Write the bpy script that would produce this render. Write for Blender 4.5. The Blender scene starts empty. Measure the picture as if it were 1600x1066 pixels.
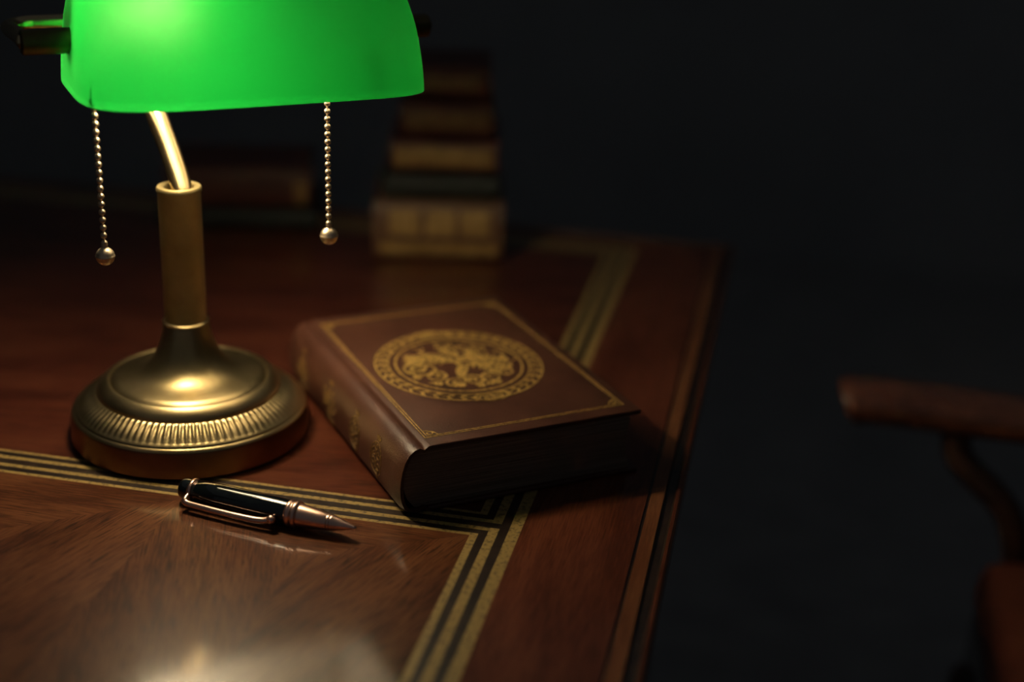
import bpy, bmesh, math, random
from mathutils import Vector, Matrix
C = bpy.context.scene.collection
sc = bpy.context.scene
PI = math.pi
T = 0.75                       # height of the desk top above the floor

# ------------------------------------------------------------------ camera
cd = bpy.data.cameras.new('camera'); cam = bpy.data.objects.new('camera', cd); C.objects.link(cam)
Rr = Vector((0.97836527, 0.2040166, 0.03433105)); Uu = Vector((-0.1072578, 0.35829312, 0.92742752)); Ff = Vector((-0.17691003, 0.91104515, -0.37242392))
m3 = Matrix((Rr, Uu, -Ff)).transposed()
cam.matrix_world = Matrix.Translation((0.14690398, -0.75201846, 0.45648567 + T)) @ m3.to_4x4()
cd.sensor_width = 36; cd.lens = 2224.33 * 36 / 1600
cd.clip_start = 0.02
cd.dof.use_dof = True; cd.dof.focus_distance = 0.93; cd.dof.aperture_fstop = 1.75
sc.camera = cam

# ------------------------------------------------------------------ world and exposure
w = bpy.data.worlds.new('world'); sc.world = w; w.use_nodes = True
w.node_tree.nodes['Background'].inputs[0].default_value = (0.86, 0.93, 1.0, 1)
w.node_tree.nodes['Background'].inputs[1].default_value = 0.028
sc.view_settings.view_transform = 'Standard'; sc.view_settings.look = 'None'
sc.view_settings.exposure = 0; sc.view_settings.gamma = 1
sc.view_settings.use_curve_mapping = False
sc.cycles.max_bounces = 10; sc.cycles.transmission_bounces = 8; sc.cycles.transparent_max_bounces = 12
sc.cycles.sample_clamp_indirect = 4
BULB = 165.0                  # emission strength of the lamp's bulb
BULB_COL = (1.0, 0.79, 0.50)

# ------------------------------------------------------------------ materials
def mat(name):
    m = bpy.data.materials.new(name); m.use_nodes = True
    nt = m.node_tree; b = nt.nodes['Principled BSDF']
    return m, nt, b
def N(nt, t, **k):
    n = nt.nodes.new(t)
    for a, v in k.items():
        if a in n.inputs: n.inputs[a].default_value = v
        else: setattr(n, a, v)
    return n
def simple(name, col, rough=.5, metal=0, coat=0, coat_r=.05, spec=.5):
    m, nt, b = mat(name)
    b.inputs['Base Color'].default_value = (*col, 1); b.inputs['Roughness'].default_value = rough
    b.inputs['Metallic'].default_value = metal; b.inputs['Coat Weight'].default_value = coat
    b.inputs['Coat Roughness'].default_value = coat_r; b.inputs['Specular IOR Level'].default_value = spec
    return m
def mottled(name, c0, c1, scale, rough=(.3, .5), metal=0, bump=0, bscale=None, coat=0, spec=.5, coat_r=.1, stretch=(1, 1, 1), detail=5, rot=0, contrast=(.35, .65)):
    m, nt, b = mat(name); L = nt.links
    tc = N(nt, 'ShaderNodeTexCoord'); mp0 = N(nt, 'ShaderNodeMapping'); mp0.inputs['Rotation'].default_value = (0, 0, -rot)
    mp = N(nt, 'ShaderNodeMapping'); mp.inputs['Scale'].default_value = stretch
    L.new(tc.outputs['Object'], mp0.inputs[0]); L.new(mp0.outputs[0], mp.inputs[0])
    n = N(nt, 'ShaderNodeTexNoise'); n.inputs['Scale'].default_value = scale; n.inputs['Detail'].default_value = detail; n.inputs['Roughness'].default_value = .6
    L.new(mp.outputs[0], n.inputs['Vector'])
    r = N(nt, 'ShaderNodeValToRGB'); r.color_ramp.elements[0].position, r.color_ramp.elements[1].position = contrast
    r.color_ramp.elements[0].color = (*c0, 1); r.color_ramp.elements[1].color = (*c1, 1)
    L.new(n.outputs[0], r.inputs[0]); L.new(r.outputs[0], b.inputs['Base Color'])
    mr = N(nt, 'ShaderNodeMapRange'); mr.inputs['To Min'].default_value, mr.inputs['To Max'].default_value = rough
    n2 = N(nt, 'ShaderNodeTexNoise'); n2.inputs['Scale'].default_value = scale * .7 + 3; L.new(mp0.outputs[0], n2.inputs['Vector'])
    L.new(n2.outputs[0], mr.inputs[0]); L.new(mr.outputs[0], b.inputs['Roughness'])
    b.inputs['Metallic'].default_value = metal; b.inputs['Coat Weight'].default_value = coat; b.inputs['Coat Roughness'].default_value = coat_r
    b.inputs['Specular IOR Level'].default_value = spec
    if bump:
        nb = N(nt, 'ShaderNodeTexNoise'); nb.inputs['Scale'].default_value = bscale or scale * 4; nb.inputs['Detail'].default_value = 4
        L.new(mp.outputs[0], nb.inputs['Vector'])
        bp = N(nt, 'ShaderNodeBump'); bp.inputs['Strength'].default_value = bump; bp.inputs['Distance'].default_value = .001
        L.new(nb.outputs[0], bp.inputs['Height']); L.new(bp.outputs[0], b.inputs['Normal'])
    return m
def wood(name, c0, c1, c2, rot, pore=.7, coat=.85, coat_r=.105, rough=.36, spec=.12):
    """lacquered veneer: broad figure, fine fibre and short dark pores, all running along the grain"""
    m, nt, b = mat(name); L = nt.links
    tc = N(nt, 'ShaderNodeTexCoord')
    ro = N(nt, 'ShaderNodeMapping'); ro.inputs['Rotation'].default_value = (0, 0, -rot)
    L.new(tc.outputs['Object'], ro.inputs[0])
    def noise(sx, sy, scale, detail=3, rg=.6, off=0, dist=0):
        mp = N(nt, 'ShaderNodeMapping'); mp.inputs['Scale'].default_value = (sx, sy, 1); mp.inputs['Location'].default_value = (off, off * .7, 0)
        L.new(ro.outputs[0], mp.inputs[0])
        n = N(nt, 'ShaderNodeTexNoise'); n.inputs['Scale'].default_value = scale; n.inputs['Detail'].default_value = detail; n.inputs['Roughness'].default_value = rg
        n.inputs['Distortion'].default_value = dist
        L.new(mp.outputs[0], n.inputs['Vector']); return n.outputs[0]
    fig = noise(1, 5, 7, 4, .6, dist=.4); fib = noise(1, 16, 45, 3, .7, 3); por = noise(1, 16, 48, 3, .55, 9)
    mx = N(nt, 'ShaderNodeMath', operation='MULTIPLY_ADD'); L.new(fib, mx.inputs[0]); mx.inputs[1].default_value = .42; mx.inputs[2].default_value = 0
    ad = N(nt, 'ShaderNodeMath', operation='MULTIPLY_ADD'); L.new(fig, ad.inputs[0]); ad.inputs[1].default_value = .58; L.new(mx.outputs[0], ad.inputs[2])
    r = N(nt, 'ShaderNodeValToRGB'); e = r.color_ramp.elements
    e[0].position = .42; e[0].color = (*c0, 1); e[1].position = .58; e[1].color = (*c2, 1)
    k = e.new(.5); k.color = (*c1, 1)
    L.new(ad.outputs[0], r.inputs[0])
    pr = N(nt, 'ShaderNodeValToRGB'); pr.color_ramp.elements[0].position = .53; pr.color_ramp.elements[0].color = (0, 0, 0, 1)
    pr.color_ramp.elements[1].position = .62; pr.color_ramp.elements[1].color = (pore, pore, pore, 1)
    L.new(por, pr.inputs[0])
    mix = N(nt, 'ShaderNodeMix', data_type='RGBA'); mix.inputs[7].default_value = (c0[0] * .35, c0[1] * .35, c0[2] * .35, 1)
    L.new(pr.outputs[0], mix.inputs[0]); L.new(r.outputs[0], mix.inputs[6]); L.new(mix.outputs[2], b.inputs['Base Color'])
    # fine wiped scratches and smears in the polish: they only change the gloss
    sn = N(nt, 'ShaderNodeTexNoise'); sn.inputs['Scale'].default_value = 14; sn.inputs['Detail'].default_value = 6; sn.inputs['Distortion'].default_value = 2.5
    L.new(tc.outputs['Object'], sn.inputs['Vector'])
    mr = N(nt, 'ShaderNodeMapRange'); mr.inputs['To Min'].default_value = rough - .03; mr.inputs['To Max'].default_value = rough + .06
    mr.inputs['From Min'].default_value = .3; mr.inputs['From Max'].default_value = .7
    L.new(sn.outputs[0], mr.inputs[0]); L.new(mr.outputs[0], b.inputs['Roughness'])
    b.inputs['Coat Weight'].default_value = coat; b.inputs['Coat Roughness'].default_value = coat_r
    b.inputs['Specular IOR Level'].default_value = spec
    bp = N(nt, 'ShaderNodeBump'); bp.inputs['Strength'].default_value = .12; bp.inputs['Distance'].default_value = .0005
    L.new(fib, bp.inputs['Height']); L.new(bp.outputs[0], b.inputs['Normal'])
    return m

M = {}
WC = ((.068, .021, .0085), (.118, .040, .015), (.160, .060, .024))
WR = ((.080, .021, .010), (.125, .035, .017), (.160, .048, .023))
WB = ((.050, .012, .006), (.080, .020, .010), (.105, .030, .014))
M['wood_cross'] = wood('veneer_grain_across', *WC, 0.0)
M['wood_diag'] = wood('veneer_grain_diagonal', *WC, math.radians(109))
M['wood_diag_mirror'] = wood('veneer_grain_mirrored', *WC, math.radians(71), pore=.85)
M['wood_rail'] = wood('veneer_border', *WR, PI / 2, pore=.35)
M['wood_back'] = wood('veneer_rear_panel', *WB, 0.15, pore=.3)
M['wood_bead'] = wood('edge_bead_wood', (.15, .05, .02), (.20, .075, .03), (.25, .10, .04), PI / 2, pore=.2)
M['wood_dark'] = wood('carcass_wood', (.02, .006, .004), (.035, .011, .007), (.05, .016, .009), PI / 2)
M['ebony'] = mottled('ebony_stringing', (.012, .006, .005), (.032, .018, .012), 90, (.3, .45), coat=.5, coat_r=.06)
M['boxwood'] = mottled('boxwood_stringing', (.09, .065, .030), (.40, .275, .09), 300, (.35, .5), coat=.5, coat_r=.06, detail=6, contrast=(.32, .52))
M['foot_reflection'] = mottled('brass_with_painted_reflection', (.20, .10, .055), (.28, .15, .08), 22, (.30, .38), metal=1, detail=8)  # foot side: same brass, the dark desk's reflection painted into its colour
M['brushed'] = mottled('brushed_brass', (.36, .29, .13), (.48, .39, .19), 30, (.38, .5), metal=.9, detail=8)
M['brass'] = mottled('aged_brass', (.42, .33, .16), (.60, .47, .25), 22, (.27, .38), metal=1, detail=8, bump=.04, bscale=300)
M['brass_bright'] = mottled('polished_brass', (.62, .47, .25), (.72, .56, .32), 40, (.2, .3), metal=1)
M['brass_dark'] = mottled('bronzed_brass', (.10, .075, .04), (.18, .13, .06), 40, (.3, .42), metal=1)
M['nickel'] = simple('chain_brass', (.78, .64, .46), .34, .9)
M['rose'] = simple('rose_gold', (.93, .60, .48), .29, 1)
M['lacquer'] = simple('black_pen_lacquer', (.004, .006, .007), .12, 0, 1, .03)
M['steel'] = simple('pen_point_steel', (.55, .45, .35), .2, 1)
M['leather'] = mottled('brown_book_leather', (.056, .020, .012), (.088, .033, .019), 26, (.36, .5), bump=.25, bscale=900, spec=.45, detail=7)
M['gilt'] = mottled('gold_leaf_tooling', (.28, .17, .04), (.88, .59, .17), 380, (.26, .45), metal=.3, bump=.8, bscale=520, detail=4, contrast=(.35, .6))
M['gilt_worn'] = mottled('worn_gold_tooling', (.14, .075, .028), (.40, .25, .075), 500, (.38, .55), metal=.15, detail=5, contrast=(.4, .62))
M['chair_wood'] = wood('chair_mahogany', (.05, .018, .010), (.08, .028, .014), (.11, .038, .018), 0.0, rough=.3, spec=.5)
M['support_wood'] = wood('floor_toned_support_wood', (.045, .026, .021), (.06, .032, .025), (.08, .04, .03), 0.0)  # light level painted in: chair wood recoloured to merge with the dim floor
M['arm_wood'] = wood('polished_lit_arm_wood', (.15, .048, .020), (.22, .075, .032), (.28, .10, .042), 0.0, rough=.28, spec=.8)  # polished chair wood, colour lightened to stand in for lamplight on the arms
M['chair_leather'] = mottled('oxblood_seat_leather', (.16, .042, .022), (.22, .062, .032), 18, (.4, .55), bump=.2)
M['floor'] = wood('dark_floorboards', (.26, .25, .25), (.32, .31, .31), (.38, .37, .36), 0, coat=0, rough=.6, spec=.2)
M['wall'] = mottled('dark_wall_paint', (.36, .36, .365), (.41, .41, .415), 3, (.8, .9), spec=.05)
# pages: cream paper in thin layers
m, nt, b = mat('aged_page_edges'); L = nt.links
tc = N(nt, 'ShaderNodeTexCoord'); mp = N(nt, 'ShaderNodeMapping'); mp.inputs['Scale'].default_value = (6, 6, 900)
L.new(tc.outputs['Object'], mp.inputs[0]); n = N(nt, 'ShaderNodeTexNoise'); n.inputs['Scale'].default_value = 1.6; n.inputs['Detail'].default_value = 4
L.new(mp.outputs[0], n.inputs['Vector']); r = N(nt, 'ShaderNodeValToRGB'); r.color_ramp.elements[0].position = .35; r.color_ramp.elements[1].position = .7
r.color_ramp.elements[0].color = (.10, .065, .045, 1); r.color_ramp.elements[1].color = (.27, .20, .15, 1)
L.new(n.outputs[0], r.inputs[0]); L.new(r.outputs[0], b.inputs['Base Color']); b.inputs['Roughness'].default_value = .85
bp = N(nt, 'ShaderNodeBump'); bp.inputs['Strength'].default_value = .5; bp.inputs['Distance'].default_value = .0006
L.new(n.outputs[0], bp.inputs['Height']); L.new(bp.outputs[0], b.inputs['Normal']); M['pages'] = m
# cased lamp glass: green outside, opal white inside
m, nt, b = mat('green_cased_glass'); L = nt.links
b.inputs['Base Color'].default_value = (.006, .10, .03, 1); b.inputs['Roughness'].default_value = .18; b.inputs['Specular IOR Level'].default_value = .5
tr = N(nt, 'ShaderNodeBsdfTranslucent'); tr.inputs[0].default_value = (.010, .54, .072, 1)
rf = N(nt, 'ShaderNodeBsdfRefraction'); rf.inputs['Color'].default_value = (.42, .62, .36, 1); rf.inputs['Roughness'].default_value = 1.0; rf.inputs['IOR'].default_value = 1.35
m2 = N(nt, 'ShaderNodeMixShader'); m2.inputs[0].default_value = .036; L.new(tr.outputs[0], m2.inputs[1]); L.new(rf.outputs[0], m2.inputs[2])
mx = N(nt, 'ShaderNodeMixShader'); mx.inputs[0].default_value = .8
L.new(b.outputs[0], mx.inputs[1]); L.new(m2.outputs[0], mx.inputs[2]); L.new(mx.outputs[0], nt.nodes['Material Output'].inputs[0]); M['green'] = m
m, nt, b = mat('opal_inner_glass'); L = nt.links
b.inputs['Base Color'].default_value = (.94, .94, .90, 1); b.inputs['Roughness'].default_value = .3
tp = N(nt, 'ShaderNodeBsdfTransparent'); tp.inputs[0].default_value = (.9, .95, .88, 1)
mx = N(nt, 'ShaderNodeMixShader'); mx.inputs[0].default_value = .22
L.new(b.outputs[0], mx.inputs[1]); L.new(tp.outputs[0], mx.inputs[2]); L.new(mx.outputs[0], nt.nodes['Material Output'].inputs[0]); M['opal'] = m
m, nt, b = mat('lit_bulb_glass'); b.inputs['Base Color'].default_value = (1, .9, .8, 1)
b.inputs['Emission Color'].default_value = (*BULB_COL, 1); b.inputs['Emission Strength'].default_value = BULB; M['bulb'] = m

KEEP = set()
# ------------------------------------------------------------------ builders
def obj(name, bm, ms, parent=None, smooth=True, loc=None, auto=None):
    me = bpy.data.meshes.new(name)
    bmesh.ops.recalc_face_normals(bm, faces=bm.faces[:]) if id(bm) not in KEEP else KEEP.clear()
    bm.to_mesh(me); bm.free()
    for m_ in (ms if isinstance(ms, (list, tuple)) else [ms]): me.materials.append(m_)
    o = bpy.data.objects.new(name, me); C.objects.link(o)
    if parent: o.parent = parent
    if loc: o.location = loc
    if smooth:
        for p_ in me.polygons: p_.use_smooth = True
        if auto is not None: sharp(me, auto)
    return o
def sharp(me, ang):
    b2 = bmesh.new(); b2.from_mesh(me)
    for e in b2.edges:
        if len(e.link_faces) == 2 and e.calc_face_angle(0) > ang: e.smooth = False
    b2.to_mesh(me); b2.free()
def thing(name, label, cat, loc=(0, 0, 0), rz=0, group=None):
    o = bpy.data.objects.new(name, None); C.objects.link(o); o.empty_display_size = .05
    o.location = loc; o.rotation_euler = (0, 0, rz); o['label'] = label; o['category'] = cat
    if group: o['group'] = group
    return o
def tag(o, label, cat, group=None):
    o['label'] = label; o['category'] = cat
    if group: o['group'] = group
    return o
def box(bm, x0, x1, y0, y1, z0, z1, bev=0, seg=2):
    vs = [bm.verts.new(p) for p in ((x0, y0, z0), (x1, y0, z0), (x1, y1, z0), (x0, y1, z0), (x0, y0, z1), (x1, y0, z1), (x1, y1, z1), (x0, y1, z1))]
    fs = [bm.faces.new([vs[i] for i in q]) for q in ((0, 3, 2, 1), (4, 5, 6, 7), (0, 1, 5, 4), (1, 2, 6, 5), (2, 3, 7, 6), (3, 0, 4, 7))]
    if bev:
        es = list({e for f in fs for e in f.edges})
        bmesh.ops.bevel(bm, geom=es, offset=bev, segments=seg, affect='EDGES', profile=.5)
def lathe(bm, prof, seg=64, axis='z', org=(0, 0, 0), mati=0, rmod=None):
    rings = []
    for k, (r, z) in enumerate(prof):
        if r < 1e-6: rings.append([bm.verts.new(pt(axis, 0, 0, z, org))])
        else:
            rings.append([bm.verts.new(pt(axis, (r + (rmod(k, i) if rmod else 0)) * math.cos(2 * PI * i / seg), (r + (rmod(k, i) if rmod else 0)) * math.sin(2 * PI * i / seg), z, org)) for i in range(seg)])
    for a, b_ in zip(rings, rings[1:]):
        for i in range(seg):
            j = (i + 1) % seg
            v = ([a[0]] if len(a) == 1 else [a[i], a[j]]) + ([b_[0]] if len(b_) == 1 else [b_[j], b_[i]])
            if len(v) > 2: bm.faces.new(v).material_index = mati
def pt(axis, a, b_, c, org):
    p = {'z': (a, b_, c), 'x': (c, a, b_), 'y': (b_, c, a)}[axis]
    return (p[0] + org[0], p[1] + org[1], p[2] + org[2])
def tube(bm, pts, rad, seg=16, caps=True, flat=1.0):
    """sweep a circle along pts; rad a number or a list; flat squashes it along the local up"""
    pts = [Vector(p) for p in pts]; n = len(pts)
    if not isinstance(rad, (list, tuple)): rad = [rad] * n
    t0 = (pts[1] - pts[0]).normalized(); up = Vector((0, 0, 1)) if abs(t0.z) < .9 else Vector((1, 0, 0))
    rings = []
    for i, p in enumerate(pts):
        t = (pts[min(i + 1, n - 1)] - pts[max(i - 1, 0)]).normalized()
        up = (up - t * up.dot(t)).normalized(); s = t.cross(up)
        rings.append([bm.verts.new(p + (s * math.cos(2 * PI * k / seg) + up * flat * math.sin(2 * PI * k / seg)) * rad[i]) for k in range(seg)])
    for a, b_ in zip(rings, rings[1:]):
        for i in range(seg): bm.faces.new((a[i], a[(i + 1) % seg], b_[(i + 1) % seg], b_[i]))
    if caps: bm.faces.new(rings[0][::-1]); bm.faces.new(rings[-1])
def smooth_path(P, n=10):
    P = [Vector(p) for p in P]; out = []
    Q = [2 * P[0] - P[1]] + P + [2 * P[-1] - P[-2]]
    for i in range(1, len(Q) - 2):
        a, b_, c, d = Q[i - 1:i + 3]
        for k in range(n):
            t = k / n
            out.append(.5 * ((2 * b_) + (c - a) * t + (2 * a - 5 * b_ + 4 * c - d) * t * t + (3 * b_ - a - 3 * c + d) * t ** 3))
    out.append(P[-1]); return out

# ------------------------------------------------------------------ the room
def plane_box(name, x0, x1, y0, y1, z0, z1, m_):
    bm = bmesh.new(); box(bm, x0, x1, y0, y1, z0, z1); o = obj(name, bm, m_, smooth=False); o['kind'] = 'structure'; return o
plane_box('floor', -2.6, 3.0, -2.6, 3.0, -.05, 0, M['floor'])
plane_box('wall_back', -2.6, 3.0, 3.0, 3.1, 0, 2.7, M['wall'])
plane_box('wall_right', 3.0, 3.1, -2.6, 3.1, 0, 2.7, M['wall'])
plane_box('wall_left', -2.7, -2.6, -2.6, 3.1, 0, 2.7, M['wall'])

# ------------------------------------------------------------------ the desk
XL, XR, YF, YB = -1.25, .100, -.52, .700
desk = thing('desk', 'dark reddish wooden desk with striped gold inlay that carries the green lamp', 'desk', (0, 0, 0))
TM = ['wood_cross', 'wood_diag', 'wood_diag_mirror', 'wood_rail', 'wood_back', 'wood_bead', 'ebony', 'boxwood', 'wood_dark']
TI = {k: i for i, k in enumerate(TM)}
bm = bmesh.new(); KEEP.add(id(bm))
def poly(pts, k, z=0.0):
    ps = [(p[0], p[1], (p[2] if len(p) > 2 else z) + T) for p in pts]
    a = sum(ps[i][0] * ps[(i + 1) % len(ps)][1] - ps[(i + 1) % len(ps)][0] * ps[i][1] for i in range(len(ps)))
    if a < 0: ps = ps[::-1]
    bm.faces.new([bm.verts.new(p) for p in ps]).material_index = TI[k]
def ring(R, dx, dy, k, z0=0, z1=0, side=None):
    """mitred frame of four boards inside rectangle R; returns the rectangle left inside"""
    x0, x1, y0, y1 = R; dl, dr = dx if isinstance(dx, tuple) else (dx, dx); db, dt = dy if isinstance(dy, tuple) else (dy, dy)
    I = (x0 + dl, x1 - dr, y0 + db, y1 - dt)
    o_ = [(x0, y0, z0), (x1, y0, z0), (x1, y1, z0), (x0, y1, z0)]; i_ = [(I[0], I[2], z1), (I[1], I[2], z1), (I[1], I[3], z1), (I[0], I[3], z1)]
    for n in range(4):
        j = (n + 1) % 4; poly([o_[n], o_[j], i_[j], i_[n]], k)
    return I
# moulded edge from the outside in
R = (XL, XR, YF, YB)
def edge(R, prof):
    for (w1, z0, z1, k) in prof: R = ring(R, w1, w1, k, z0, z1)
    return R
R = edge(R, [(.0006, -.0035, -.0015, 'wood_bead'), (.0014, -.0015, -.0004, 'wood_bead'), (.0022, -.0004, -.0002, 'wood_rail'), (.0014, -.0002, -.0022, 'ebony'), (.0050, -.0022, -.0022, 'ebony'), (.0014, -.0022, -.0002, 'ebony'),
             (.0090, -.0002, 0, 'wood_bead'), (.0006, 0, -.0010, 'ebony'), (.0012, -.0010, -.0010, 'ebony'), (.0004, -.0010, 0, 'ebony')])
# border of veneer up to the outer gold line
GX, GY0, GY1 = .0030, -.42, .655
gl = XL + (XR - GX)
O = (gl, GX, GY0, GY1)
ring(R, (O[0] - R[0], R[1] - O[1]), (O[2] - R[2], R[3] - O[3]), 'wood_rail')
O = ring(O, .0078, .0078, 'boxwood')
O = ring(O, .0061, .0061, 'ebony')
x0, x1, y0, y1 = O
YM0, YM1 = .0425, .0490
poly([(x0, YM0), (x1, YM0), (x1, YM1), (x0, YM1)], 'ebony')
Fr = (x0, x1, y0, YM0); Bk = (x0, x1, YM1, y1)
Fr = ring(Fr, .0064, (.0064, .0042), 'boxwood'); Fr = ring(Fr, .0055, (.0055, .0053), 'ebony'); Fr = ring(Fr, .0052, (.0052, .0032), 'boxwood')
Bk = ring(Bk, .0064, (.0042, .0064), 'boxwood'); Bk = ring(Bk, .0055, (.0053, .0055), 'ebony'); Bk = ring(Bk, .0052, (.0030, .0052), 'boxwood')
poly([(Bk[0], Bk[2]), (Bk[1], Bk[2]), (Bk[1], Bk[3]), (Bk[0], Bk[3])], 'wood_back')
# front panel: zig-zag of reversed diamond veneers
fx0, fx1, fy0, fy1 = Fr
zig = [fx1, -.124, -.223, -.420, -.617, -.716, -.815, -1.0, fx0]; zy = [fy1, -.022, fy1 - .004, -.115, fy1 - .004, -.022, fy1 - .004, -.08, fy1]
zp = list(zip(zig, zy))
for i, (a, b_) in enumerate(zip(zp, zp[1:])):
    poly([a, b_, (b_[0], fy0), (a[0], fy0)], 'wood_diag' if i % 2 else 'wood_diag_mirror')
    top = [a, b_]
    if abs(b_[1] - fy1) > 1e-6: top.append((b_[0], fy1))
    if abs(a[1] - fy1) > 1e-6: top.append((a[0], fy1))
    if len(top) > 2: poly(top, 'wood_cross')
# underside and sides of the slab
s0 = [(XL, YF), (XR, YF), (XR, YB), (XL, YB)]
for i in range(4):
    a, b_ = s0[i], s0[(i + 1) % 4]
    for (za, zb, k, o0, o1) in ((-.0035, -.014, 'wood_rail', 0, 0), (-.014, -.018, 'ebony', 0, -.004), (-.018, -.034, 'wood_dark', -.004, -.004)):
        cx, cy = (XL + XR) / 2, (YF + YB) / 2
        def off(p, o): return (p[0] + (o if p[0] > cx else -o), p[1] + (o if p[1] > cy else -o))
        A0, B0, A1, B1 = off(a, o0), off(b_, o0), off(a, o1), off(b_, o1)
        bm.faces.new([bm.verts.new(p) for p in ((*A1, zb + T), (*B1, zb + T), (*B0, za + T), (*A0, za + T))]).material_index = TI[k]
bm.faces.new([bm.verts.new((p[0], p[1], T - .034)) for p in [(XL + .004, YF + .004), (XL + .004, YB - .004), (XR - .004, YB - .004), (XR - .004, YF + .004)]]).material_index = TI['wood_dark']
obj('desk_top', bm, [M[k] for k in TM], desk, smooth=False)
for (x0, x1) in ((XL + .05, XL + .45), (XR - .45, XR - .05)):
    bm = bmesh.new(); box(bm, x0, x1, YF + .05, YB - .05, .07, T - .034, .003); ped = obj('pedestal', bm, M['wood_dark'], desk, smooth=False)
    bm = bmesh.new(); box(bm, x0 - .012, x1 + .012, YF + .038, YB - .038, 0, .07, .006); obj('plinth', bm, M['wood_dark'], desk, smooth=False)
    for k in range(3):
        z0 = .09 + k * .205
        bm = bmesh.new(); box(bm, x0 + .02, x1 - .02, YF + .036, YF + .05, z0, z0 + .19, .003); dr = obj('drawer', bm, M['wood_dark'], desk, smooth=False)
        bm = bmesh.new(); lathe(bm, [(0, -.03), (.010, -.028), (.013, -.022), (.008, -.014), (.005, 0)], 20, 'y', ((x0 + x1) / 2, YF + .036, z0 + .095)); obj('drawer_knob', bm, M['brass'], dr)

# ------------------------------------------------------------------ banker's lamp
LX, LY = -.2607, .1287
YAW = math.radians(36.87)
lamp = thing('desk_lamp', 'brass banker lamp with glowing green glass shade standing on the desk', 'lamp', (LX, LY, T), YAW)
def L_(s, n, z):              # lamp-yaw frame (s along the shade, n away from the camera) to local coordinates of the lamp
    return (s + .1313, n - .2594, z)
base_prof = [(0, 0), (.078, 0), (.0835, .0006), (.0850, .0022), (.0848, .006), (.0842, .013), (.0837, .0188), (.0834, .0206), (.0828, .0218), (.0816, .0226), (.0806, .0230), (.0803, .0238)]
bm = bmesh.new(); lathe(bm, base_prof, 128)
foot = obj('foot', bm, [M['foot_reflection'], M['brass']], lamp, auto=.7)
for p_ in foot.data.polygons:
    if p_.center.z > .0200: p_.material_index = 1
NF = 96
def flute(k, i): return 0
bm = bmesh.new(); seg = NF * 8
fr = []
prof = [(.0808, .0242), (.0800, .0250), (.0790, .0256), (.0782, .0264), (.0762, .0284), (.0735, .0306), (.0705, .0325), (.0685, .0336), (.0672, .0343), (.0658, .0347), (.0640, .0347)]
amp = [0, 0, .10, .3, .65, .95, 1, 1, .6, .12, 0]
for (r_, z_), a_ in zip(prof, amp):
    fr.append([bm.verts.new((r_ * math.cos(2 * PI * i / seg), r_ * math.sin(2 * PI * i / seg), z_ - a_ * .00125 * (.5 - .5 * math.cos(2 * PI * i / 8)) ** .8)) for i in range(seg)])
for a, b_ in zip(fr, fr[1:]):
    for i in range(seg): bm.faces.new((a[i], a[(i + 1) % seg], b_[(i + 1) % seg], b_[i]))
obj('fluted_collar', bm, M['brass'], lamp)
bm = bmesh.new()
lathe(bm, [(.0645, .0335), (.0652, .0352), (.0645, .0375), (.0625, .0400), (.0600, .0420), (.0580, .0430), (.0566, .0434), (.0556, .0430), (.0551, .0422), (.0548, .0424),
           (.0535, .0436), (.0500, .0447), (.0450, .0458), (.0400, .0471), (.0350, .0490), (.0305, .0518), (.0265, .0556), (.0232, .0602), (.0206, .0655), (.0186, .0712), (.0172, .0770), (.0162, .0820), (.0158, .0840),
           (.0164, .0845), (.0166, .0853), (.0160, .0860), (.0150, .0864), (.0149, .087)], 128)
obj('flared_body', bm, M['brass'], lamp, auto=.9)
bm = bmesh.new()
lathe(bm, [(.0147, .0865), (.0147, .1800), (.0152, .1806), (.0154, .1818), (.0153, .1830), (.0147, .1839), (.0125, .1841), (.0108, .1838), (.0100, .1828), (.0095, .1800)], 96)
obj('column', bm, M['brushed'], lamp, auto=.8)
# neck, crossbar with arms, end knobs
bm = bmesh.new()
pth = smooth_path([L_(-.1313, .252, .172), L_(-.1300, .257, .183), L_(-.1325, .274, .203), L_(-.1370, .292, .226), L_(-.139, .310, .240), L_(-.139, .336, .252), L_(-.139, .348, .268), L_(-.139, .348, .283)], 10)
tube(bm, pth, .0072, 24); obj('gooseneck', bm, M['brass_bright'], lamp)
BS, BE = -.224, .046
bm = bmesh.new()
bar = [L_(BS, .252, .287), L_(BS - .001, .280, .287), L_(BS - .001, .318, .284), L_(BS + .001, .336, .283), L_(BS + .012, .347, .283), L_(-.19, .348, .283), L_(-.09, .348, .283), L_(.01, .348, .283), L_(BE - .012, .347, .283), L_(BE - .001, .336, .283), L_(BE + .001, .318, .284), L_(BE, .252, .287)]
tube(bm, smooth_path(bar, 6), .0052, 16); obj('shade_bracket', bm, M['brass_bright'], lamp)
for s0_, s1_ in ((BS - .003, -.180), (BE + .003, .012)):
    bm = bmesh.new(); d = 1 if s1_ > s0_ else -1
    ln = abs(s1_ - s0_)
    lathe(bm, [(0, 0), (.0065, 0), (.0078, .001), (.0082, .0025), (.0082, ln - .002), (.0078, ln - .0005), (0, ln)], 32, 'x')
    if d < 0:
        for v in bm.verts: v.co.x *= -1
    o = obj('shade_knob', bm, M['brass_dark'], lamp, loc=L_(s0_, .254, .2868), auto=.6)
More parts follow.
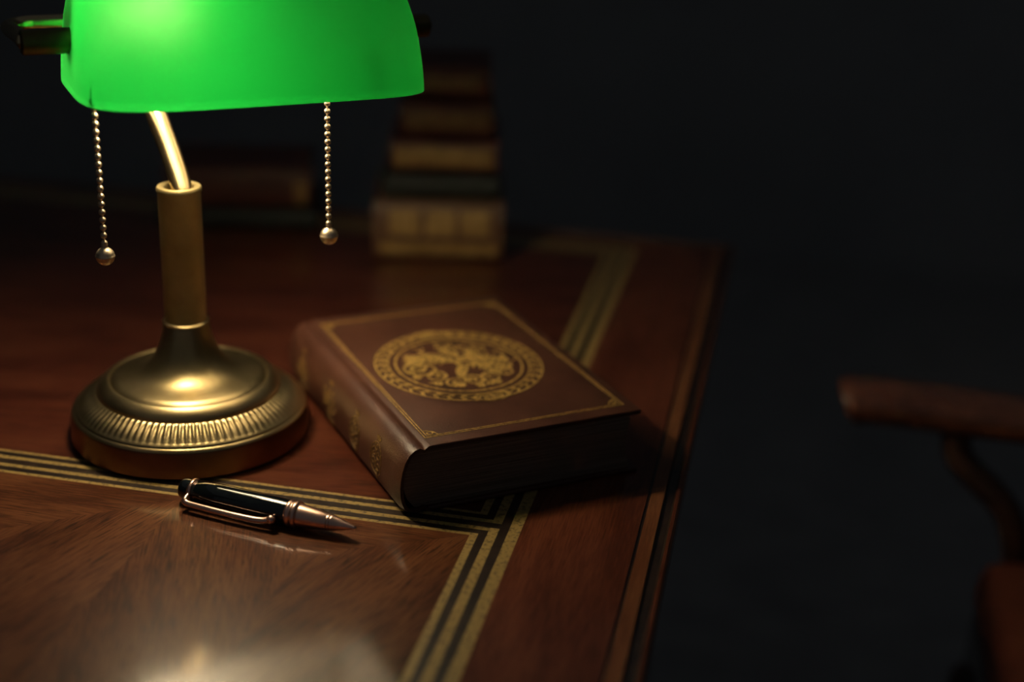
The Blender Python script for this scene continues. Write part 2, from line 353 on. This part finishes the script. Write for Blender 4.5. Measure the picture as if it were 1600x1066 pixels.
# glass shade: superellipse plan that closes upwards into a long rounded ridge
SC, SB, SA, SN, SZ, SH = -.0870, .1130, .078, .254, .2545, .084
def shade_ring(t, inset):
    # t in 0..1 from rim to ridge
    A = (SA - inset) * (1 - t ** 2.3) ** .55; B = (SB - inset) * (1 - .085 * t ** 1.3 - .10 * t ** 6)
    z = SZ + (SH - inset) * t
    out = []
    NS = 96
    for i in range(NS):
        a = 2 * PI * i / NS; c_, s_ = math.cos(a), math.sin(a); e = 2 / (4.2 if c_ < 0 else 6.5)
        out.append(L_(SC + B * math.copysign(abs(c_) ** e, c_), SN + A * math.copysign(abs(s_) ** e, s_), z))
    return out
bm = bmesh.new(); KEEP.add(id(bm))
ts = [1 - (1 - k / 22) ** 1.6 for k in range(22)] + [.9995]
outer = [[bm.verts.new(p) for p in shade_ring(t, 0)] for t in ts]
inner = [[bm.verts.new(p) for p in shade_ring(t, .0035)] for t in ts]
n_ = len(outer[0])
def q(a, b_, mi, flip):
    for i in range(n_):
        f = [a[i], a[(i + 1) % n_], b_[(i + 1) % n_], b_[i]]
        bm.faces.new(f[::-1] if flip else f).material_index = mi
for a, b_ in zip(outer, outer[1:]): q(a, b_, 0, False)
for a, b_ in zip(inner, inner[1:]): q(a, b_, 1, True)
q(inner[0], outer[0], 0, False)
bm.faces.new(outer[-1]).material_index = 0; bm.faces.new(inner[-1][::-1]).material_index = 1
obj('glass_shade', bm, [M['green'], M['opal']], lamp)
# sockets on a short rail under the ridge, bulb in the left one, a pull chain from each
ZS = .299
for k, s0_ in enumerate((-.188, .022)):
    d = 1 if k == 0 else -1
    bm = bmesh.new(); lathe(bm, [(0, 0), (.008, 0), (.0115, .002), (.0115, .012), (.0125, .013), (.0125, .0165), (.010, .017), (0, .017)], 32, 'x')
    if d < 0:
        for v in bm.verts: v.co.x *= -1
    obj('lamp_socket', bm, M['brass_dark'], lamp, loc=L_(s0_, .266, ZS), auto=.6)
bm = bmesh.new(); lathe(bm, [(0, 0), (.006, 0), (.0065, .006), (.010, .014), (.0145, .024), (.0150, .032), (.012, .040), (.006, .0445), (0, .046)], 32, 'x')
obj('light_bulb', bm, M['bulb'], lamp, loc=L_(-.1650, .266, ZS))
def chain(px_s, n0, z_top, z_ball):
    bm = bmesh.new(); pitch = .00515
    z = z_ball + .0088; k = 0; r_ = .0021
    while z < z_top:
        lathe(bm, [(0, -r_)] + [(r_ * math.cos(a), r_ * math.sin(a)) for a in [math.radians(d) for d in (-60, -35, -12, 12, 35, 60)]] + [(0, r_)], 14, 'z', L_(px_s, n0, z))
        z += pitch
    tube(bm, [L_(px_s, n0, z_ball + .004), L_(px_s, n0, z_top + .004)], .0006, 6)
    c = obj('pull_chain', bm, M['nickel'], lamp)
    bm = bmesh.new(); R_ = .0061
    prof = [(0, -R_)] + [(R_ * math.cos(math.radians(d)), R_ * math.sin(math.radians(d))) for d in (-75, -60, -45, -30, -15, -4)] + [(R_ * 1.03, -.0002), (R_ * 1.03, .0004)] + [(R_ * math.cos(math.radians(d)), R_ * math.sin(math.radians(d))) for d in (6, 18, 30, 45, 58)] + [(.0021, .0058), (.0017, .0066), (.0022, .0074), (.0016, .0086), (0, .0090)]
    lathe(bm, prof, 32, 'z', L_(px_s, n0, z_ball)); obj('pull_ball', bm, M['nickel'], c)
chain(-.1925, .2045, ZS - .036, .1572)
chain(-.0440, .1990, ZS - .01, .1572)

# ------------------------------------------------------------------ the book on the desk
BA = math.radians(37)
book = thing('leather_book', 'thick brown leather book with gold round medallion lying beside the lamp', 'book', (-.0663, .0492, T), BA)
BW, BL, BH = .165, .243, .048
def rounded(u, v, r, corners):   # outline point helper
    pass
def board(z0, z1):
    bm = bmesh.new(); box(bm, .006, BW, 0, BL, z0, z1); 
    es = [e for e in bm.edges]
    bmesh.ops.bevel(bm, geom=es, offset=.0011, segments=3, affect='EDGES', profile=.5)
    return bm
bm = board(BH - .0032, BH); obj('front_board', bm, M['leather'], book, auto=1.0)
bm = board(0, .0032); obj('back_board', bm, M['leather'], book, auto=1.0)
# spine: one leather strip bent round the back with joint grooves, a little thick
so = [(.0085, BH), (.0060, BH - .0001), (.0044, BH - .0012), (.0030, BH - .0014), (.0012, BH - .0004), (-.0015, BH + .0002), (-.0050, BH - .0008), (-.0085, BH - .0036), (-.0115, BH - .0085), (-.0135, BH - .0150), (-.0147, BH * .5 + .002),
      (-.0150, BH * .5 - .004), (-.0146, .0125), (-.0135, .0075), (-.0118, .0038), (-.0090, .0012), (-.0055, .0002), (-.0015, 0), (.0012, .0004), (.0030, .0014), (.0044, .0012), (.0060, .0001), (.0085, 0)]
bm = bmesh.new(); NY = 40; rows = []
th_ = .0022
def inset_prof(P, d):
    out = []
    for i, p in enumerate(P):
        a = Vector(P[max(i - 1, 0)]); b_ = Vector(P[min(i + 1, len(P) - 1)]); t = (b_ - a).normalized()
        out.append((p[0] - t.y * d, p[1] + t.x * d))
    return out
si = inset_prof(so, th_)
for j in range(NY + 1):
    y = BL * j / NY; e = min(y, BL - y); sh = 1 - .0 * e
    pin = .0012 * math.exp(-(e / .004) ** 2)
    def P3(p, k): 
        cx, cz = .004, BH / 2
        return (p[0] + pin * (1 if p[0] < 0 else 0), y, p[1] - pin * .8 * (1 if p[1] > cz else -1) * (1 if p[0] < .004 else 0))
    rows.append(([bm.verts.new(P3(p, 0)) for p in so], [bm.verts.new(P3(p, 0)) for p in si]))
for (a, ai), (b_, bi) in zip(rows, rows[1:]):
    for i in range(len(so) - 1):
        bm.faces.new((a[i], a[i + 1], b_[i + 1], b_[i])); bm.faces.new((ai[i], bi[i], bi[i + 1], ai[i + 1]))
    for i in (0, len(so) - 1): bm.faces.new((a[i], b_[i], bi[i], ai[i]))
for (a, ai) in (rows[0], rows[-1]):
    for i in range(len(so) - 1): bm.faces.new((a[i], ai[i], ai[i + 1], a[i + 1]))
obj('spine', bm, M['leather'], book, auto=1.2)
# page block: rounded back, hollow fore-edge
bm = bmesh.new(); zs = 9; prof = []
for k in range(zs):
    z = .0032 + (BH - .0064) * k / (zs - 1); prof.append((z, 1 - ((z - BH / 2) / (BH / 2)) ** 2))
lo = []
for y in (.0035, BL - .0035):
    l = [bm.verts.new((-.0108 * c_ ** .6 + .004 * (1 - c_ ** .6), y, z)) for z, c_ in prof]; r_ = [bm.verts.new((BW - .004 - .005 * c_, y, z)) for z, c_ in prof]; lo.append((l, r_))
(l0, r0), (l1, r1) = lo
for i in range(zs - 1):
    bm.faces.new((l0[i], r0[i], r0[i + 1], l0[i + 1])); bm.faces.new((l1[i], l1[i + 1], r1[i + 1], r1[i]))
    bm.faces.new((l0[i], l0[i + 1], l1[i + 1], l1[i])); bm.faces.new((r0[i], r1[i], r1[i + 1], r0[i + 1]))
bm.faces.new((l0[0], l1[0], r1[0], r0[0])); bm.faces.new((l0[-1], r0[-1], r1[-1], l1[-1]))
obj('page_block', bm, M['pages'], book, auto=.6)

# gold tooling: thin prisms of leaf on the leather
GT = .00018
JR = random.Random(3)
def prism(bm, pts, z=BH, h=GT, mp=None):
    h = h + JR.random() * .00012
    a = sum(pts[i][0] * pts[(i + 1) % len(pts)][1] - pts[(i + 1) % len(pts)][0] * pts[i][1] for i in range(len(pts)))
    if abs(a) < 1e-12: return
    if a < 0: pts = pts[::-1]
    f = mp or (lambda x, y, h_: (x, y, z + h_))
    t = [bm.verts.new(f(x, y, h)) for x, y in pts]; b_ = [bm.verts.new(f(x, y, -.0001)) for x, y in pts]
    bm.faces.new(t)
    for i in range(len(pts)): bm.faces.new((b_[i], b_[(i + 1) % len(pts)], t[(i + 1) % len(pts)], t[i]))
def stroke(bm, pts, w0, w1=None, **k):
    """flat ribbon along a polyline, tapering from w0 to w1"""
    n = len(pts); w1 = w0 if w1 is None else w1
    L1, R1 = [], []
    for i in range(n):
        a, b_ = pts[max(i - 1, 0)], pts[min(i + 1, n - 1)]
        dx, dy = b_[0] - a[0], b_[1] - a[1]; l = math.hypot(dx, dy) or 1; w = (w0 + (w1 - w0) * i / (n - 1)) / 2
        L1.append((pts[i][0] - dy / l * w, pts[i][1] + dx / l * w)); R1.append((pts[i][0] + dy / l * w, pts[i][1] - dx / l * w))
    for i in range(n - 1): prism(bm, [L1[i], R1[i], R1[i + 1], L1[i + 1]], **k)
def leaf(bm, x, y, a, l, w, **k):
    c_, s_ = math.cos(a), math.sin(a); P = [(0, 0), (.28, .42), (.6, .5), (1, 0), (.6, -.5), (.28, -.42)]
    prism(bm, [(x + (p[0] * l) * c_ - p[1] * w * s_, y + (p[0] * l) * s_ + p[1] * w * c_) for p in P], **k)
def circ(bm, x, y, r0, r1, n=48, a0=0, a1=2 * PI, ky=1, **k):
    for i in range(n):
        a, b_ = a0 + (a1 - a0) * i / n, a0 + (a1 - a0) * (i + 1) / n
        prism(bm, [(x + r0 * math.cos(a), y + ky * r0 * math.sin(a)), (x + r1 * math.cos(a), y + ky * r1 * math.sin(a)), (x + r1 * math.cos(b_), y + ky * r1 * math.sin(b_)), (x + r0 * math.cos(b_), y + ky * r0 * math.sin(b_))], **k)
def scroll(bm, x, y, a, r, turns, w, sgn=1, **k):
    P = []
    n = int(18 * turns)
    for i in range(n + 1):
        t = i / n; rr = r * (1 - t) ** .8 + r * .08; an = a + sgn * 2 * PI * turns * t
        P.append((x + rr * math.cos(an), y + rr * math.sin(an)))
    stroke(bm, P, w, w * .5, **k)
# border: two parallel lines, with small corner loops
bm = bmesh.new()
bx0, bx1, by0, by1 = .0078, .1575, .0118, BL - .0125
def frame(bm, x0, x1, y0, y1, w):
    prism(bm, [(x0, y0), (x1, y0), (x1 - w, y0 + w), (x0 + w, y0 + w)]); prism(bm, [(x1, y0), (x1, y1), (x1 - w, y1 - w), (x1 - w, y0 + w)])
    prism(bm, [(x1, y1), (x0, y1), (x0 + w, y1 - w), (x1 - w, y1 - w)]); prism(bm, [(x0, y1), (x0, y0), (x0 + w, y0 + w), (x0 + w, y1 - w)])
frame(bm, bx0, bx1, by0, by1, .0006); frame(bm, bx0 + .0019, bx1 - .0019, by0 + .0019, by1 - .0019, .0006)
for cx, cy, sx, sy in ((bx0, by0, 1, 1), (bx1, by0, -1, 1), (bx0, by1, 1, -1), (bx1, by1, -1, -1)):
    a0 = {(1, 1): 0, (-1, 1): PI / 2, (-1, -1): PI, (1, -1): 1.5 * PI}[(sx, sy)]
    circ(bm, cx + sx * .0019, cy + sy * .0019, .0078, .0087, 12, a0, a0 + PI / 2)
    circ(bm, cx + sx * .0058, cy + sy * .0058, .0016, .0025, 16)
obj('gilt_border', bm, M['gilt'], book, smooth=False)
# medallion
rnd = random.Random(7)
MX, MY = .0780, .1190; KY = 1.07
bm = bmesh.new()
circ(bm, MX, MY, .0606, .0618, 96, ky=KY); circ(bm, MX, MY, .0512, .0524, 96, ky=KY)
circ(bm, MX, MY, .0455, .0471, 96, ky=KY)
NL = 38
for i in range(NL):       # garland: paired leaves laid one over the next
    a = 2 * PI * i / NL
    # the garland runs from the upper clasp down both flanks to the lower clasp
    rev = 1 if math.cos(a) > 0 else -1
    if abs(math.cos(a)) < .13: continue
    for d in (-1, 1):
        r_ = .0565 + d * .0002
        x, y = MX + r_ * math.cos(a), MY + KY * r_ * math.sin(a)
        ta = math.atan2(KY * math.cos(a), -math.sin(a)) - (PI if rev > 0 else 0)
        leaf(bm, x, y, ta + d * rev * .62, .0070, .0027)
        # a short mid rib between the pair
    stroke(bm, [(MX + .0565 * math.cos(a), MY + KY * .0565 * math.sin(a)), (MX + .0565 * math.cos(a + .09 * rev), MY + KY * .0565 * math.sin(a + .09 * rev))], .0006)
for sg in (1, -1):         # clasps at the two ends
    cx, cy = MX, MY + sg * (KY * .0570 + .0012)
    circ(bm, cx, cy, .0098, .0108, 32, ky=.62)
    for k in range(-3, 4):
        h = .0048 * math.sqrt(max(0, 1 - (k / 4.2) ** 2))
        stroke(bm, [(cx + k * .0022 - .0006, cy - h), (cx + k * .0022 + .0004, cy), (cx + k * .0022 - .0006, cy + h)], .0012)
    for s2 in (1, -1): leaf(bm, cx + s2 * .0105, cy - sg * .0012, (0 if s2 > 0 else PI) - s2 * sg * .35, .0060, .0030)
obj('gilt_garland', bm, M['gilt'], book, smooth=False)
bm = bmesh.new()
# inside: a spreading tree over scrolling flowers.  local axes: e1 to the picture's right, e2 to its back
ca, sa = math.cos(math.radians(-28)), math.sin(math.radians(-28))
def tr(x, y): return (MX + x * ca - y * sa, MY + (x * sa + y * ca) * KY)
def S(pts, w0, w1): stroke(bm, [tr(*p) for p in pts], w0, w1)
def LF(x, y, a, l, w): p = tr(x, y); leaf(bm, p[0], p[1], a + math.radians(-28), l, w)
def SCR(x, y, a, r, turns, w, sg=1): p = tr(x, y); scroll(bm, p[0], p[1], a + math.radians(-28), r, turns, w, sg)
def curve(P, n=8): return [(v.x, v.y) for v in smooth_path([(p[0], p[1], 0) for p in P], n)]
S(curve([(.004, -.022), (.001, -.012), (.002, -.004), (-.001, .004), (.001, .012)]), .0058, .0038)
S(curve([(.004, -.020), (.006, -.010), (.007, -.001), (.013, .006)]), .003, .0018)
for P in ([(-.001, .002), (-.009, .007), (-.018, .008), (-.028, .013)], [(.001, .006), (.009, .012), (.018, .012), (.030, .016)], [(0, .010), (-.006, .018), (-.013, .024)], [(.001, .010), (.006, .018), (.010, .026)],
          [(-.004, .004), (-.015, .003), (-.027, .001), (-.037, .004)], [(.004, .002), (.014, .002), (.024, .004), (.036, .001)], [(.013, .006), (.020, -.003), (.030, -.006)]):
    S(curve(P), .0028, .0014)
    Q = curve(P, 5)
    for i, (x, y) in enumerate(Q[3::2]):
        for d in (-1, 1):
            LF(x, y, math.atan2(Q[-1][1] - Q[0][1], Q[-1][0] - Q[0][0]) + d * (.9 + .5 * rnd.random()), .0055 + .003 * rnd.random(), .0026)
for i in range(55):         # leafy crown
    a = rnd.uniform(.12, PI - .12); r_ = rnd.uniform(.020, .0405)
    x, y = r_ * math.cos(a), r_ * math.sin(a) * .98
    if (x - .010) ** 2 + (y - .022) ** 2 < .0045 ** 2 or (x + .02) ** 2 + (y - .019) ** 2 < .004 ** 2: continue
    LF(x, y, a + rnd.uniform(-1.2, 1.2), rnd.uniform(.0035, .0062), rnd.uniform(.0015, .0024))
for (x, y, a, r_, t, w_, sg) in ((-.026, -.013, 2.6, .0125, 1.7, .0024, 1), (-.030, -.011, 1.0, .0070, 1.2, .0018, -1), (-.015, -.024, 2.2, .0085, 1.6, .0020, -1), (.000, -.033, 1.2, .0075, 1.5, .0019, 1), (.012, -.026, 2.8, .0085, 1.6, .0020, -1),
                         (.025, -.019, .6, .0090, 1.6, .0020, 1), (.034, -.008, 2.4, .0065, 1.4, .0018, -1), (-.038, .006, 4.2, .0055, 1.3, .0016, 1), (.031, .012, 3.4, .0060, 1.4, .0017, -1), (-.012, .028, .3, .0060, 1.4, .0017, 1), (.012, .031, 2.6, .0060, 1.4, .0017, -1)):
    SCR(x, y, a, r_, t, w_, sg)
for i in range(48):         # flowers and grasses along the lower rim
    a = rnd.uniform(PI + .15, 2 * PI - .15); r_ = rnd.uniform(.026, .0415)
    x, y = r_ * math.cos(a), r_ * math.sin(a)
    LF(x, y, a + PI + rnd.uniform(-1.3, 1.3), rnd.uniform(.0035, .0065), rnd.uniform(.0018, .0028))
for (x, y) in ((.004, -.036), (.018, -.034), (-.012, -.036), (.029, -.026), (-.028, -.028), (.008, -.026)):
    for k in range(6): LF(x, y, k * PI / 3 + .2, .0042, .0026)
for d in (-.5, -.15, .2, .55): LF(-.026, .000, PI + d, .0150, .0042)
obj('gilt_tree', bm, M['gilt'], book, smooth=False)
# spine ornaments, wrapped on the curved back
def spine_map(zc):
    P = so[5:18]
    acc = [0]
    for a, b_ in zip(P, P[1:]): acc.append(acc[-1] + math.hypot(b_[0] - a[0], b_[1] - a[1]))
    tot = acc[-1]
    def f(x, y, h):       # x runs across the spine (0 = middle), y along it
        s_ = tot / 2 - x; s_ = max(0.0, min(tot - 1e-6, s_))
        i = max(k for k in range(len(acc) - 1) if acc[k] <= s_); t = (s_ - acc[i]) / (acc[i + 1] - acc[i])
        px = P[i][0] + (P[i + 1][0] - P[i][0]) * t; pz = P[i][1] + (P[i + 1][1] - P[i][1]) * t
        tx, tz = P[i + 1][0] - P[i][0], P[i + 1][1] - P[i][1]; l = math.hypot(tx, tz); nx, nz = tz / l, -tx / l
        if nx > 0: nx, nz = -nx, -nz
        return (px + nx * (h + .0002), y, pz + nz * (h + .0002))
    return f
sm = spine_map(0)
for ky_, dens, m_ in ((.2060, 1.0, 'gilt_worn'), (.1420, 1.0, 'gilt_worn'), (.0860, .5, 'gilt_worn'), (.0430, .35, 'gilt_worn')):
    bm = bmesh.new(); K = dict(mp=sm)
    big = 1.0
    if dens >= 1:
        for i in range(34):
            a = rnd.uniform(0, 2 * PI); r_ = math.sqrt(rnd.random())
            leaf(bm, .0125 * r_ * math.cos(a), ky_ + .0135 * r_ * math.sin(a), rnd.uniform(0, 6.28), .0042, .0020, **K)
        for i in range(12): leaf(bm, -.011 - rnd.random() * .004, ky_ + rnd.uniform(-.006, .006), rnd.uniform(2.6, 3.7), .004, .002, **K)
    circ(bm, 0, ky_, .0118, .0124, 36, ky=.82, **K) if dens < 1 else None
    for (x, y, a, r_, t, sg) in ((-.004, -.004, .4, .0040, 1.3, 1), (.004, .003, 2.6, .0042, 1.3, -1), (-.003, .004, 4, .0035, 1.2, 1), (.004, -.004, 5, .0034, 1.2, -1), (.009, 0, 1, .003, 1.2, 1), (-.009, .000, 1, .003, 1.2, -1)):
        scroll(bm, x, ky_ + y, a, r_, t, .0008, sg, **K)
    for d in (1, -1):
        for k in range(4): leaf(bm, d * .0128, ky_ + (k - 1.5) * .0012, (0 if d > 0 else PI) + (k - 1.5) * .35, .0040, .0012, **K)
    obj('spine_ornament', bm, M[m_], book, smooth=False)

# ------------------------------------------------------------------ the pen
tipw = Vector((-.0954, .0044, .0086)); endw = Vector((-.2230, .0262, .0086))
dirv = (tipw - endw); PL = dirv.length
pen = thing('ballpoint_pen', 'black lacquered pen with rose gold trim lying in front of the lamp', 'pen', (endw.x, endw.y, T + endw.z), math.atan2(dirv.y, dirv.x))
def sc_(prof): return prof
bm = bmesh.new(); lathe(bm, [(0, 0), (0.0044, .0002), (0.0061, .0010), (0.0068, .0022), (0.0071, .0045), (0.0071, .0086)], 40, 'x'); obj('end_button', bm, M['lacquer'], pen)
bm = bmesh.new(); lathe(bm, [(0.0068, .0084), (0.0079, .0086), (0.0082, .0096), (0.0082, .0104), (0.0079, .0112), (0.0068, .0114)], 40, 'x'); obj('trim_ring', bm, M['rose'], pen)
bm = bmesh.new(); lathe(bm, [(0.0068, .0112), (0.0077, .0118), (0.0082, .030), (0.0085, .055), (0.0084, .075), (0.0081, .0815)], 48, 'x'); obj('barrel', bm, M['lacquer'], pen)
bm = bmesh.new(); lathe(bm, [(0.0073, .0808), (0.0085, .0810), (0.0089, .0820), (0.0089, .0832), (0.0083, .0840), (0.0083, .0848), (0.0089, .0856), (0.0090, .0872), (0.0085, .0884), (0.0073, .0888)], 48, 'x'); obj('trim_ring', bm, M['rose'], pen)
bm = bmesh.new(); lathe(bm, [(0.0068, .0886), (0.0077, .0888), (0.0076, .0900), (0.0071, .0960), (0.0063, .1030), (0.0054, .1090), (0.0051, .1096), (0.0055, .1101), (0.0055, .1109), (0.0050, .1113), (0.0050, .1116), (0.0054, .1120), (0.0051, .1128), (0.0044, .1160), (0.0034, .1200), (0.0023, .1240), (0.0013, .1275), (0.0011, .1282), (0, .1284)], 48, 'x')
obj('nose_cone', bm, M['rose'], pen)
bm = bmesh.new(); lathe(bm, [(0.0011, .1278), (0.0010, PL - .0012), (0.0005, PL), (0, PL + .0001)], 16, 'x'); obj('point', bm, M['steel'], pen)
bm = bmesh.new()
cl = smooth_path([(.0100, -.0070, .0008), (.0098, -.0104, -.0008), (.0108, -.0122, -.0022), (.0150, -.0128, -.0028), (.0300, -.0133, -.0029), (.0500, -.0135, -.0029), (.0660, -.0128, -.0026), (.0735, -.0112, -.0014)], 7)
nC = len(cl); tube(bm, cl, [.0014 + .0008 * min(1, i / 10) for i in range(nC - 4)] + [.0022, .0023, .0023, .0020], 14, flat=.85)
lathe(bm, [(0, -.0030), (.0018, -.0026), (.0028, -.0012), (.0031, .0002), (.0027, .0016), (.0016, .0027), (0, .0031)], 20, 'x', (.0742, -.0112, -.0010))
obj('pocket_clip', bm, M['rose'], pen)

# ------------------------------------------------------------------ blurred books behind
def shelf_book(name, label, x, y, z, rz, L, Wd, H, cloth, bands, page=None):
    t = thing(name, label, 'book', (x, y, z), rz, None)
    bm = bmesh.new(); box(bm, -L / 2, L / 2, .010, Wd, 0, .003, .0008); obj('back_board', bm, cloth, t, smooth=False)
    bm = bmesh.new(); box(bm, -L / 2, L / 2, .010, Wd, H - .003, H, .0008); obj('front_board', bm, cloth, t, smooth=False)
    bm = bmesh.new(); box(bm, -L / 2 + .003, L / 2 - .003, .004, Wd - .004, .003, H - .003); obj('page_block', bm, M['pages'], t, smooth=False)
    bm = bmesh.new(); n = 12; pr = []
    for k in range(n + 1):
        a = PI * k / n; pr.append((.011 - .011 * math.sin(a) ** .6, H / 2 - H / 2 * math.cos(a)))
    ra = [bm.verts.new((-L / 2, y_, z_)) for y_, z_ in pr]; rb = [bm.verts.new((L / 2, y_, z_)) for y_, z_ in pr]
    for i in range(n): bm.faces.new((ra[i], ra[i + 1], rb[i + 1], rb[i]))
    bm.faces.new(ra); bm.faces.new(rb); bm.faces.new((ra[0], rb[0], rb[-1], ra[-1])); obj('spine', bm, cloth, t, auto=1)
    for (x0, x1, z0, z1, mk) in bands:
        bm = bmesh.new(); n = 6
        def yy(zz):
            c_ = 1 - 2 * (zz / H); a = math.acos(max(-1, min(1, c_))); return .011 - .011 * math.sin(a) ** .6
        A = [(bm.verts.new((x0, yy(z0 + (z1 - z0) * k / n) - .0008, z0 + (z1 - z0) * k / n)), bm.verts.new((x1, yy(z0 + (z1 - z0) * k / n) - .0008, z0 + (z1 - z0) * k / n)), bm.verts.new((x0, yy(z0 + (z1 - z0) * k / n) + .001, z0 + (z1 - z0) * k / n)), bm.verts.new((x1, yy(z0 + (z1 - z0) * k / n) + .001, z0 + (z1 - z0) * k / n))) for k in range(n + 1)]
        for a, b_ in zip(A, A[1:]):
            bm.faces.new((a[0], a[1], b_[1], b_[0])); bm.faces.new((a[1], a[3], b_[3], b_[1])); bm.faces.new((a[3], a[2], b_[2], b_[3])); bm.faces.new((a[2], a[0], b_[0], b_[2]))
        bm.faces.new(A[0]); bm.faces.new((A[-1][0], A[-1][2], A[-1][3], A[-1][1])) if False else None
        obj('gilt_band', bm, M[mk], t, smooth=False)
    return t
M['gilt_dim'] = mottled('dimmed_gold_bands', (.20, .115, .035), (.36, .23, .075), 60, (.5, .65), metal=.1)  # gold colour lowered to stand in for the weak light at the back
M['gilt_dark'] = mottled('shaded_gold_bands', (.10, .055, .022), (.20, .12, .045), 60, (.5, .65), metal=.1)  # same gold, darker still: shade on the upper stack put into the colour
M['cloth_green'] = mottled('dark_green_cloth', (.006, .010, .009), (.012, .018, .016), 60, (.6, .7))
M['cloth_red'] = mottled('dark_red_cloth', (.055, .014, .010), (.085, .022, .015), 60, (.5, .65))
M['cloth_brown'] = mottled('tan_brown_leather', (.075, .035, .016), (.115, .055, .026), 30, (.45, .6))
M['cloth_tan'] = mottled('tan_leather', (.24, .13, .055), (.36, .21, .09), 40, (.4, .55))
SX, SY, SR = -.185, .553, math.radians(13)
z = T
stack = [('bottom, widest book of the blurred stack behind the round medallion book', .128, .060, 'cloth_brown',
          [(-.058, .058, .006, .018, 'gilt_dim'), (-.048, -.018, 0.026, .052, 'gilt_dim'), (-.012, .016, 0.026, .052, 'gilt_dim'), (.022, .050, 0.026, .052, 'gilt_dim')]),
         ('dark green book resting on the widest book of the blurred stack', .112, .026, 'cloth_green', []),
         ('book with a wide orange gold band in the middle of the blurred stack', .106, .034, 'cloth_red', [(-.048, .048, .008, .026, 'gilt_dim')]),
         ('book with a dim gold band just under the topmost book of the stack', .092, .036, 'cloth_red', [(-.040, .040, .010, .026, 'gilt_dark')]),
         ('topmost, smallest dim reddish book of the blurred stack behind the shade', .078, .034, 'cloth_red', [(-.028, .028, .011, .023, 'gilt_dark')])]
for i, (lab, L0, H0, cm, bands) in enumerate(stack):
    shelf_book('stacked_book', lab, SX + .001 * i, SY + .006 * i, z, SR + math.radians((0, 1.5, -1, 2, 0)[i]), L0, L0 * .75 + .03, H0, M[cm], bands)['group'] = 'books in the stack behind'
    z += H0
shelf_book('lying_book', 'reddish brown book lying far back left of the book stack', -.408, .590, T + .022, math.radians(16), .150, .095, .045, M['cloth_red'], [(.058, .070, .006, .030, 'gilt_worn')])
shelf_book('lying_book', 'thin dark green book under the reddish brown book left of the stack', -.410, .588, T, math.radians(13), .165, .105, .022, M['cloth_green'], [])

# ------------------------------------------------------------------ the armchair at the desk's right edge
chair = thing('armchair', 'blurred dark wooden armchair with reddish leather seat beside the desk', 'chair', (.60, .235, 0))
AZ = .67
for sy in (1, -1):
    y = sy * .275
    bm = bmesh.new()
    P = smooth_path([(-.378, y, AZ - .006), (-.360, y, AZ), (-.30, y, AZ), (-.15, y, AZ - .004), (.02, y, AZ - .006), (.16, y, AZ + .004), (.26, y * .96, AZ + .03)], 8)
    n = len(P); rad = [.012, .020, .0255, .028] + [.028] * 3 + [.026] * (n - 7)
    tube(bm, P, rad[:n], 20, flat=.85); ar = obj('armrest', bm, M['arm_wood'], chair)
    bm = bmesh.new(); tube(bm, smooth_path([(-.190, y, .44), (-.195, y, .50), (-.215, y, .57), (-.265, y, .62), (-.275, y, .655)], 6), .014, 14); obj('arm_support', bm, M['support_wood'], chair)
    bm = bmesh.new(); tube(bm, smooth_path([(-.22, y * .92, .40), (-.235, y * .93, .25), (-.225, y * .93, .10), (-.235, y * .93, 0)], 6), [.024] * 7 + [.020] * 6 + [.017] * 6, 14); obj('leg', bm, M['chair_wood'], chair)
    bm = bmesh.new(); tube(bm, smooth_path([(.30, y * .8, 0), (.25, y * .8, .2), (.23, y * .8, .42), (.26, y * .8, .70), (.33, y * .8, .98)], 6), .020, 14); obj('leg', bm, M['chair_wood'], chair)
bm = bmesh.new(); box(bm, -.235, .25, -.26, .26, .37, .478, .01, 3); obj('seat_frame', bm, M['chair_wood'], chair)
bm = bmesh.new(); box(bm, -.240, .235, -.258, .258, .474, .540, .028, 5); obj('seat_cushion', bm, M['chair_leather'], chair)
bm = bmesh.new(); box(bm, -.02, .02, -.235, .235, 0, .50, .015, 4)
bmesh.ops.rotate(bm, verts=bm.verts, cent=(0, 0, 0), matrix=Matrix.Rotation(math.radians(12), 3, 'Y')); bmesh.ops.translate(bm, verts=bm.verts, vec=(.225, 0, .48)); obj('backrest', bm, M['chair_leather'], chair)
